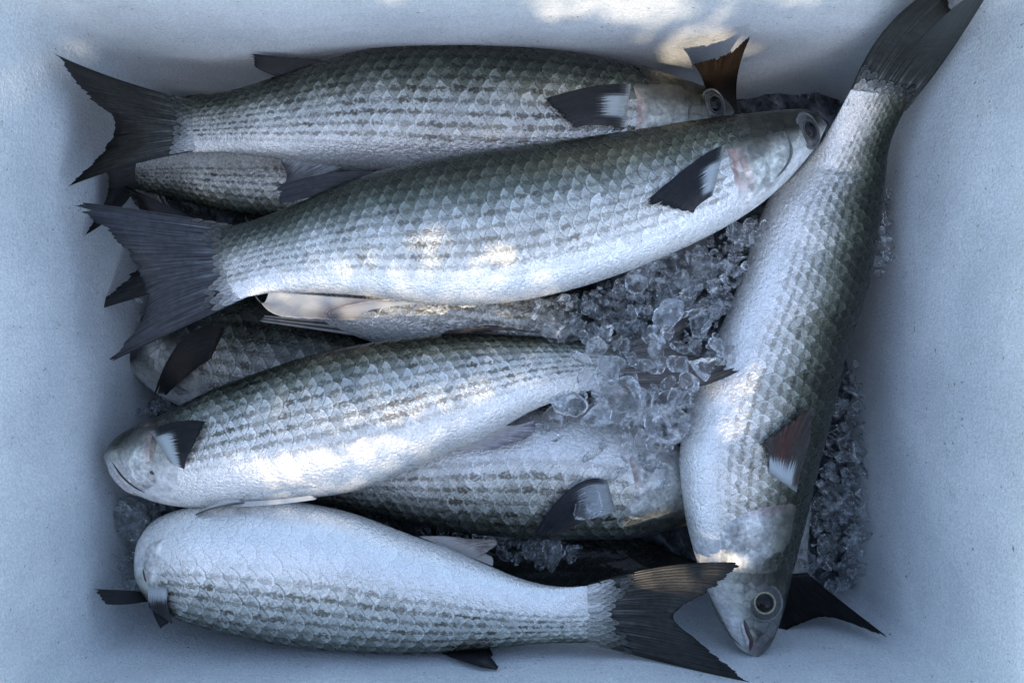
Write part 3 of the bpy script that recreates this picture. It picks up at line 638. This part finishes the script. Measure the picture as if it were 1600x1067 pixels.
# ---- heads
def paint(f, path, rad, col, amount):
    """blood, skin marks or painted shade blended into the skin along a path"""
    q = resample(path, 30); px = to_px(f.P); a = f.body.data.attributes['pig']
    c = np.zeros(len(f.P) * 4, np.float32); a.data.foreach_get('color', c); c = c.reshape(-1, 4)
    d = np.sqrt(((px[:, None] - q[None]) ** 2).sum(-1)).min(1)
    front = ((f.P - np.repeat(f.C, NW, 0)) * np.repeat(f.n, NW, 0)).sum(1) > 0
    k = amount * np.exp(-(d / rad) ** 2) * front; c[:, :3] = c[:, :3] * (1 - k[:, None]) + np.asarray(col)[None] * k[:, None]
    a.data.foreach_set('color', c.ravel())
def gill(f, rear, mid, front, lift=.0016, c0=(.30, .30, .27), c1=(.55, .57, .54), pink=True):
    def col(s, t, skin):
        k0 = min(1., 4 * s, 4 * (1 - s), 3.5 * t) * .45; c = skin * (1 - k0) + (np.array(c0) * (1 - sm(.15, .5, s)) + np.array(c1) * sm(.15, .5, s)) / f.dark * k0
        if pink: k = sm(.86, .97, t) * math.exp(-((s - .45) / .3) ** 2); c = c * (1 - .5 * k) + np.array(PINK) * .5 * k
        return c
    o = patch(f, 'gill_cover', [front, mid, rear], lambda s, t: .00006 + lift * sm(.1, .9, t) * (1 - sm(.94, 1.0, t)) * sm(0, .12, s) * (1 - sm(.88, 1, s)), PLATE, col)
    return o
gill(F1, [(985, 128), (996, 165), (990, 205), (972, 235)], [(1030, 130), (1040, 165), (1035, 205), (1015, 240)], [(1065, 135), (1075, 165), (1070, 200), (1055, 235)], c0=(.16, .15, .11), c1=(.34, .34, .30))
paint(F1, [(985, 150), (996, 172), (994, 202)], 7, (.34, .20, .17), .55)
gill(F2, [(1140, 220), (1156, 255), (1168, 290), (1160, 325)], [(1185, 215), (1205, 245), (1205, 280), (1185, 310)], [(1222, 205), (1236, 230), (1232, 262), (1210, 290)], c0=(.12, .115, .09), c1=(.50, .53, .48))
paint(F2, [(1136, 224), (1148, 245), (1150, 272), (1160, 292)], 7, PINK, .55)
gill(F3, [(245, 660), (236, 690), (234, 720), (246, 755)], [(212, 672), (205, 700), (212, 735), (228, 765)], [(188, 692), (184, 715), (196, 745), (212, 766)], c0=(.10, .10, .09), c1=(.55, .57, .53))
paint(F3, [(232, 668), (230, 690), (236, 712)], 7, (.36, .21, .18), .55)
gill(F4, [(966, 690), (985, 730), (990, 770), (968, 806)], [(1020, 700), (1035, 735), (1030, 775), (1010, 812)], [(1062, 715), (1070, 740), (1068, 780), (1050, 808)], c0=(.45, .47, .46), c1=(.40, .42, .40))
paint(F4, [(996, 700), (992, 740), (982, 775), (964, 806)], 7, (.50, .27, .22), .55)
gill(F5, [(1248, 784), (1215, 788), (1170, 798), (1125, 822)], [(1240, 835), (1205, 842), (1165, 850), (1125, 862)], [(1228, 885), (1200, 895), (1165, 895), (1130, 890)], c0=(.20, .21, .17), c1=(.60, .63, .66), lift=.0022)
paint(F5, [(1246, 782), (1212, 782), (1170, 792), (1130, 800)], 7, (.48, .26, .20), .55)
paint(F5, [(1148, 836), (1150, 850), (1160, 866), (1176, 876)], 7, (.46, .28, .25), .55)
paint(F9, [(330, 480), (318, 520), (300, 560)], 7, (.30, .2, .18), .55)
paint(F5, [(1190, 968), (1200, 985), (1192, 1005)], 17, (.10, .10, .10), .8); paint(F5, [(1172, 1005), (1178, 1016)], 8, (.30, .24, .24), .7)
paint(F5, [(1178, 925), (1194, 941), (1206, 960)], 24, (.16, .165, .16), .6)
eye(F5, 1194, 941, .0092, .45)
gill(F6, [(262, 838), (250, 868), (246, 895), (254, 925)], [(242, 845), (232, 868), (230, 892), (238, 925)], [(228, 855), (222, 870), (221, 888), (226, 912)], c0=(.60, .61, .60), c1=(.45, .46, .45), pink=False)
drape(F6, 'gill_slit', [(224, 888), (226, 898), (229, 909)], .0007, SLIT, .0002, n=10)
for p_, r_ in (((518, 808), 5), ((612, 833), 6), ((384, 870), 3), ((410, 812), 4), ((450, 835), 3)): paint(F6, [p_, (p_[0] + 9, p_[1] + 4)], r_, (.16, .10, .08), .75)
for p_ in ((742, 448), (880, 412), (890, 425), (815, 440)): paint(F2, [p_, (p_[0] + 8, p_[1] - 6)], 3, (.16, .11, .09), .6)
paint(F9, [(240, 548), (262, 562), (290, 560)], 18, (.50, .50, .48), .8)
paint(F5, [(1266, 598), (1270, 606)], 6, (.22, .07, .03), .8)
paint(F2, [(1090, 196), (1180, 182), (1276, 180)], 17, (.016, .017, .012), .92)
paint(F1, [(1000, 112), (1070, 132), (1126, 156)], 26, (.03, .027, .016), .85); paint(F1, [(1075, 170), (1130, 190)], 20, (.09, .085, .07), .6)  # shadow over the far mullet's head painted into the skin
eye(F2, 1264, 204, .0084, .25, sy=.62, iris=IRISD)
eye(F1, 1116, 164, .0086, .2, sy=.72, iris=IRISD)
drape(F5, 'mouth', [(1163, 968), (1168, 985), (1174, 1000), (1172, 1016)], .0011, SLIT, .0004)
drape(F5, 'lip', [(1158, 970), (1163, 988), (1168, 1002), (1166, 1014)], .0013, LIP, .0000)
drape(F5, 'jaw_line', [(1106, 925), (1120, 958), (1140, 990), (1158, 1008)], .0006, LIDM, .0002)
drape(F3, 'mouth', [(176, 722), (190, 742), (206, 757), (226, 769)], .0005, SLIT, .0003)
drape(F3, 'lip', [(170, 722), (176, 738), (192, 757), (214, 774)], .0018, LIP, .0000)
drape(F3, 'lip', [(182, 712), (192, 730), (206, 747), (228, 766)], .0012, LIP, .0000)
drape(F3, 'wound', [(227, 731), (234, 736), (241, 741)], .0012, SLIT, .0000, n=8)
drape(F2, 'jaw_line', [(1284, 214), (1262, 250), (1230, 286)], .0007, LIDM, .0002)
drape(F2, 'cheek_groove', [(1232, 212), (1236, 240), (1226, 262), (1212, 278)], .0007, LIDM, .0002)

for f in ALL:
    if f.scales: add_scales(f)

# ------------------------------------------------------------------ ice
def chip_shape(k, sub):
    r = np.random.default_rng(100 + k); bm = bmesh.new(); bmesh.ops.create_icosphere(bm, subdivisions=sub, radius=1)
    v = np.array([x.co[:] for x in bm.verts]); fc = [[q.index for q in x.verts] for x in bm.faces]; bm.free()
    nn = nrm(r.normal(size=(11, 3))); dd = r.uniform(.45, .95, 11)
    q = dd[None] / np.maximum(v @ nn.T, 1e-3); q = np.minimum(q, 1.25); rad = -np.log(np.exp(-34 * q).sum(1)) / 34
    qs = np.sort(q, 1); rim = np.exp(-((qs[:, 1] - qs[:, 0]) / (.055 if sub > 3 else .12)) ** 2)
    v = v * rad[:, None]; v *= np.array([1, r.uniform(.55, .95), r.uniform(.2, .48)])
    v += .05 * np.sin(v[:, [1, 2, 0]] * 5 + r.uniform(0, 6, 3)); dn = nrm(v)
    v += dn * (.06 * np.abs(np.sin(v[:, [0]] * 7 + 2 * v[:, [1]] + r.uniform(0, 6))) * np.sin(v[:, [2]] * 9 + 3 * v[:, [1]] + r.uniform(0, 6))); return v, fc, rim
NCH = 14
SH2 = [chip_shape(k, 2) for k in range(NCH)]; SH3 = [chip_shape(k, 4) for k in range(NCH)]
chip_me = []
for k, (v, fc, rim) in enumerate(SH3):
    me = bpy.data.meshes.new('ice_chip'); me.from_pydata(v.tolist(), [], fc); me.polygons.foreach_set('use_smooth', np.ones(len(fc), bool)); me.materials.append(ICE); ra = me.attributes.new('rim', 'FLOAT', 'POINT'); ra.data.foreach_set('value', rim.astype(np.float32)); chip_me.append(me)
def inpoly(p, poly):
    x, y = p; c = False; n = len(poly)
    for i in range(n):
        x1, y1 = poly[i]; x2, y2 = poly[i - 1]
        if (y1 > y) != (y2 > y) and x < (x2 - x1) * (y - y1) / (y2 - y1) + x1: c = not c
    return c
# bed of packed ice over the box floor
def bedz(x, y):
    return .030 + .005 * np.sin(x * 90 + 1) * np.sin(y * 80) + .004 * np.sin(x * 210 + y * 130)
gx, gy = np.linspace(X0 + .002, X1 - .002, 110), np.linspace(Y0 + .002, Y1 - .002, 80); GX, GY = np.meshgrid(gx, gy, indexing='ij')
bed = mesh_obj('shade_dark_ice_bed', np.c_[GX.ravel(), GY.ravel(), bedz(GX, GY).ravel() + rng.normal(0, .0012, GX.size)], [tuple(reversed(q)) for q in grid_faces(110, 80)], SLUSH)
tag(bed, 'crushed ice coloured dark for gap shade, packed over the box floor beneath the mullet', kind='stuff')
ZONES = [  # (group, label, pixel polygon, floor of the heap, top of the heap, loose chips, packed chips, chip radius)
    ('ice chips heaped beside the crosswise mullet', 'clear ice chip in the heap between the slantwise mullet and the crosswise one',
     [(800, 478), (900, 462), (1000, 425), (1100, 380), (1180, 338), (1196, 350), (1150, 450), (1120, 520), (1150, 560), (1090, 620), (1072, 690), (1050, 700), (1000, 690), (940, 655), (860, 640), (940, 600), (965, 540), (900, 525), (830, 515)], .05, [.108, .126], 128, 420, .0060),
    ('ice chips over the buried tail', 'clear ice chip strewn over the tail of the sunlit mullet',
     [(880, 530), (960, 510), (1060, 520), (1110, 560), (1080, 620), (1000, 660), (900, 640), (850, 625), (930, 600)], .1, [.138, .143], 32, 0, .0072),
    ('ice chips along the long foam wall', 'clear ice chip in the gap between the crosswise mullet and the foam wall',
     [(1318, 590), (1345, 560), (1352, 700), (1350, 900), (1290, 955), (1240, 950), (1240, 900), (1262, 810), (1285, 720)], .04, [.052, .066], 48, 150, .0056),
    ('ice chips under the upright tail', 'clear ice chip wedged by the wall under the upright tail',
     [(1378, 300), (1392, 290), (1390, 420), (1362, 432), (1368, 400)], .05, [.075, .10], 10, 30, .0046),
    ('ice chips by the sunlit mullet\'s chin', 'clear ice chip in the corner below the sunlit mullet\'s chin',
     [(176, 770), (205, 775), (250, 792), (215, 840), (205, 900), (235, 940), (190, 915), (176, 860)], .04, [.075, .09], 16, 60, .0062),
    ('ice chips behind the spread tail', 'clear ice chip between the spread blue-grey tail and the foam wall',
     [(178, 395), (215, 420), (215, 480), (190, 560), (178, 640), (230, 640), (300, 600), (250, 640), (190, 660), (175, 600)], .04, [.055, .07], 16, 80, .0060),
    ('ice chips in the dark gap', 'clear ice chip in the dark gap above the white-bellied mullet',
     [(540, 790), (640, 815), (760, 835), (840, 830), (900, 860), (840, 890), (760, 860), (650, 820)], .05, [.064, .078], 24, 50, .0056),
    ('ice chips on the half covered mullet', 'clear ice chip lying on the side of the half covered mullet',
     [(820, 650), (960, 660), (1050, 700), (1066, 760), (1000, 790), (940, 720), (860, 690)], .09, [.104, .112], 18, 0, .0052),
]
MARKS = {0: [(1140, 395, 'below the lower jaw of the slantwise mullet'), (960, 460, 'along the belly of the slantwise mullet'), (850, 490, 'beside the dark folded back fin'), (1110, 480, 'against the pale flank of the crosswise mullet'), (1020, 520, 'in the middle of the heap above the brown tail'), (1060, 660, 'in the heap below the brown tail tip'), (950, 640, 'under the tail stalk of the sunlit mullet')],
         1: [(900, 540, 'on the tail stalk of the sunlit mullet'), (1000, 560, 'on the root of the buried brown tail'), (1080, 580, 'on the tip side of the buried brown tail'), (970, 630, 'below the buried brown tail')],
         2: [(1330, 620, 'at the upper end of the gap along the right foam wall'), (1310, 740, 'in the gap beside the reddish fin'), (1300, 840, 'in the gap beside the pink gill edge'), (1290, 930, 'in the gap above the black tail')],
         6: [(600, 805, 'in the dark gap just above the white belly'), (720, 840, 'in the dark gap over the pale belly fin'), (850, 870, 'in the dark gap below the blue-grey fin')],
         7: [(880, 680, 'on the shoulder of the half covered mullet'), (1030, 730, 'on the gill cover of the half covered mullet')],
         4: [(190, 800, 'under the chin of the sunlit mullet'), (200, 890, 'between the white belly and the foam wall')]}
def chip_label(zi, p, rr, rad, lab):
    size = 'large clear' if rr > rad * 1.15 else 'small clear' if rr < rad * .75 else 'clear'
    if zi not in MARKS: return lab.replace('clear', size, 1)
    return size + ' ice chip ' + min(MARKS[zi], key=lambda q: (q[0] - p[0]) ** 2 + (q[1] - p[1]) ** 2)[2]
V_, F_, R_ = [], [], []; off = 0
def ground_z(x, y, top=.25):
    best = bedz(x, y)
    for f in ALL:
        h = f.bvh.ray_cast(Vector((x, y, top)), Vector((0, 0, -1)))
        if h[0] is not None: best = max(best, h[0].z)
    return best
nchip = 0
for zi, (grp, lab, poly, zf, (z0, z1), nl, npk, rad) in enumerate(ZONES):
    pa = np.array(poly); lo, hi = pa.min(0), pa.max(0)
    def pick():
        while True:
            p = rng.uniform(lo, hi)
            if inpoly(p, poly): return p
    done = 0; tries = 0; taken = []; nfine = npk if npk >= 260 else npk // 2
    while done < nl and tries < nl * 12:
        tries += 1
        p = pick(); rr = rad * rng.uniform(.55, 1.35) * (1.35 if rng.random() < .12 else 1)
        P = at(p[0], p[1], .5 * (z0 + z1)); gz = ground_z(P[0], P[1])
        if gz > z1 + .012: continue
        if any((p[0] - a) ** 2 + (p[1] - b) ** 2 < ((rr + c) / .00036 * .42) ** 2 for a, b, c in taken): 
            if tries < nl * 9: continue
        taken.append((p[0], p[1], rr))
        z = max(gz + rr * .25, rng.uniform(z0, z1) - .002)
        o = bpy.data.objects.new('ice_chip', chip_me[rng.integers(NCH)]); COL.objects.link(o)
        P = at(p[0], p[1], z); o.location = P.tolist(); o.scale = (rr, rr, rr)
        o.rotation_euler = (rng.normal(0, .45), rng.normal(0, .45), rng.uniform(0, 6.28)); tag(o, chip_label(zi, p, rr, rad, lab), 'ice', grp); done += 1; nchip += 1
    for q_ in range(npk + nfine):
        p = pick(); zz = rng.uniform(zf, z0) if q_ < npk else rng.uniform(z0 - .004, z1 - .004); P = at(p[0], p[1], zz)
        rr = rad * (rng.uniform(.5, 1.1) if q_ < npk else rng.uniform(.22, .6))
        v, fc, rim = SH2[rng.integers(NCH)]; R_.append(rim); R = np.array(Matrix.Rotation(rng.uniform(0, 6.28), 3, Vector(nrm(rng.normal(size=3)))))
        V_.append(v @ R.T * rr + P); F_ += [tuple(off + i for i in q) for q in fc]; off += len(v)
pk = mesh_obj('packed_ice', np.vstack(V_), F_, ICEB, attrs={'rim': np.concatenate(R_)}); tag(pk, 'packed mass of crushed ice filling the gaps between the mullet', kind='stuff')
def big_chip(px, py, z, r, label, sc=(1, 1, 1), k=0):
    o = bpy.data.objects.new('ice_chip', chip_me[k]); COL.objects.link(o); o.location = at(px, py, z).tolist(); o.scale = tuple(r * s for s in sc); o.rotation_euler = (.2, .1, k); tag(o, label, 'ice')
big_chip(1045, 492, .135, .0125, 'largest rounded ice lump at the middle of the ice heap', k=1)
big_chip(862, 862, .082, .0125, 'glassy rounded ice lump hanging in the dark gap below the blue pectoral fin', k=2)
big_chip(914, 785, .112, .0085, 'oval ice drop resting on the white base of the blue-grey pectoral fin', k=3)
big_chip(1000, 440, .130, .0105, 'squarish ice lump against the belly of the slantwise mullet', k=4)
big_chip(1040, 655, .124, .0120, 'smooth ice lump just below the buried brown tail', k=5)
big_chip(205, 815, .088, .0130, 'large clear ice lump under the sunlit mullet\'s chin', k=6)

# ------------------------------------------------------------------ unseen tree, added so that its leaves dapple the sun
HOLES = [(None, [(840, -40), (1066, -40), (1058, 16), (1000, 22), (930, 8), (870, 26), (842, 18)]),  # leaf gaps shaped so that sun falls in these patches
         (None, [(1040, 82), (1062, 56), (1105, 44), (1150, 64), (1165, 76), (1120, 90), (1060, 96)]),
         (None, [(1190, -30), (1260, -30), (1262, 0), (1215, 0)]),
         (None, [(590, -30), (670, -30), (665, 2), (605, 6)]),
         (None, [(98, 64), (125, 62), (136, 74), (104, 78)]),
         (None, [(404, 452), (480, 446), (560, 438), (640, 425), (700, 450), (780, 462), (850, 456), (862, 470), (840, 492), (700, 486), (600, 492), (500, 492), (430, 486)]),
         (None, [(560, 420), (585, 405), (600, 425), (580, 440)]), (None, [(765, 395), (800, 398), (798, 415), (770, 415)]), (None, [(640, 415), (690, 402), (700, 425), (660, 432)]),
         (None, [(322, 690), (400, 645), (520, 612), (640, 592), (760, 552), (815, 560), (812, 600), (710, 665), (640, 715), (560, 758), (480, 768), (410, 745), (360, 715)]),
         (.136, [(995, 912), (1060, 898), (1120, 892), (1140, 897), (1085, 920), (1010, 928)]),
         (None, [(1105, 622), (1140, 630), (1165, 648), (1155, 658), (1115, 645)])]
EX = nrm(np.cross([0, 0, 1.0], SD)); EY = np.cross(SD, EX)
HP = []
def hit3d(px, py):
    d = nrm(ray(px, py)); best = 9.
    for f in ALL:
        h = f.bvh.ray_cast(Vector(CP), Vector(d))
        if h[0] is not None: best = min(best, h[3])
    for t in np.linspace(.3, .62, 161):
        p = CP + d * t
        if p[1] > wally(1, p[2]) or p[2] < .03: best = min(best, t); break
    return CP + d * best
for z, poly in HOLES:
    q = np.array(poly, float); p3 = np.array([hit3d(*e) for e in q]) if z is None else at(q[:, 0], q[:, 1], z); HP.append(np.c_[p3 @ EX, p3 @ EY])
tree = empty('added_shade_tree', (-1.0, -1.3, -.024)); tag(tree, 'unseen leafy bough added to dapple the sun on the foam box', 'tree')
lv, lf = [], []; off = 0
ca, cb = 0.0, float(np.array([0, 0, .13]) @ EY)
def blocked(A, B):
    for h in HP:
        lo, hi = h.min(0) - .03, h.max(0) + .03
        if A.max() < lo[0] or A.min() > hi[0] or B.max() < lo[1] or B.min() > hi[1]: continue
        for a, b in zip(A, B):
            if inpoly((a, b), h): return True
        for x in list(h) + [h.mean(0)]:
            if inpoly(x, list(zip(A, B))): return True
    return False
for a in np.arange(-.33, .33, .0094):
    for b in np.arange(-.30, .28, .0094):
        aa, bb = ca + a + rng.normal(0, .006), cb + b + rng.normal(0, .006)
        if (a / .33) ** 6 + (b / .30) ** 6 > 1: continue
        D = .95 + rng.uniform(0, .35); Ln = rng.choice([.030, .018, .010], p=[.5, .3, .2]) * rng.uniform(.8, 1.2)
        for att in range(3):
            th = rng.uniform(0, 6.28); e1 = nrm(EX * math.cos(th) + EY * math.sin(th) + SD * rng.normal(0, .25)); e2 = nrm(np.cross(SD + EX * rng.normal(0, .2), e1))
            c = EX * aa + EY * bb + SD * D
            pts = np.array([c - e1 * Ln, c - e1 * .3 * Ln + e2 * .42 * Ln, c + e1 * .45 * Ln + e2 * .34 * Ln, c + e1 * Ln, c + e1 * .45 * Ln - e2 * .34 * Ln, c - e1 * .3 * Ln - e2 * .42 * Ln])
            if not blocked(pts @ EX, pts @ EY): break
            Ln *= .55
        else: continue
        lv.append(pts); lf.append(tuple(range(off, off + 6))); off += 6
for (z_, poly), h, cov in zip(HOLES, HP, [.15, .10, .35, .55, .55, .76, .86, .86, .86, .79, .1, .85]):  # tiny leaves added inside each gap to dim its sun patch
    lo, hi = h.min(0) - .004, h.max(0) + .004; area = (hi - lo).prod(); sz = .0032
    for _ in range(int(-math.log(1 - cov) * area / (sz * sz * 1.5))):
        aa, bb = rng.uniform(lo, hi); th = rng.uniform(0, 6.28); e1 = EX * math.cos(th) + EY * math.sin(th); e2 = np.cross(SD, e1); c = EX * aa + EY * bb + SD * (1.0 + rng.uniform(0, .3))
        lv.append(np.array([c - e1 * sz, c - e1 * .3 * sz + e2 * .5 * sz, c + e1 * .45 * sz + e2 * .4 * sz, c + e1 * sz, c + e1 * .45 * sz - e2 * .4 * sz, c - e1 * .3 * sz - e2 * .5 * sz])); lf.append(tuple(range(off, off + 6))); off += 6
cr = mesh_obj('dapple_crown', np.vstack(lv), lf, LEAF, tree, smooth=False); cr['kind'] = 'stuff'
cc = np.vstack(lv).mean(0)
tube('trunk', resample([(-1.0, -1.3, -.024), (-.98, -1.28, .6), (-.92, -1.2, 1.2), (-.8, -1.05, 1.6)], 24), np.linspace(.07, .035, 24), BARK, tree, 12)
for dx, dy, dz in ((.35, .1, .25), (.1, .25, .22), (.4, -.15, .22), (-.1, 0, .28)):
    tube('limb', resample([(-.85, -1.12, 1.45), (-.5, -.95, 1.45 + .1), tuple(cc + np.array([dx * .5 - .1, dy, dz]))], 20), np.linspace(.018, .004, 20), BARK, tree, 8)
print('chips', nchip, 'objects', len(bpy.data.objects), 'leaves', len(lf))
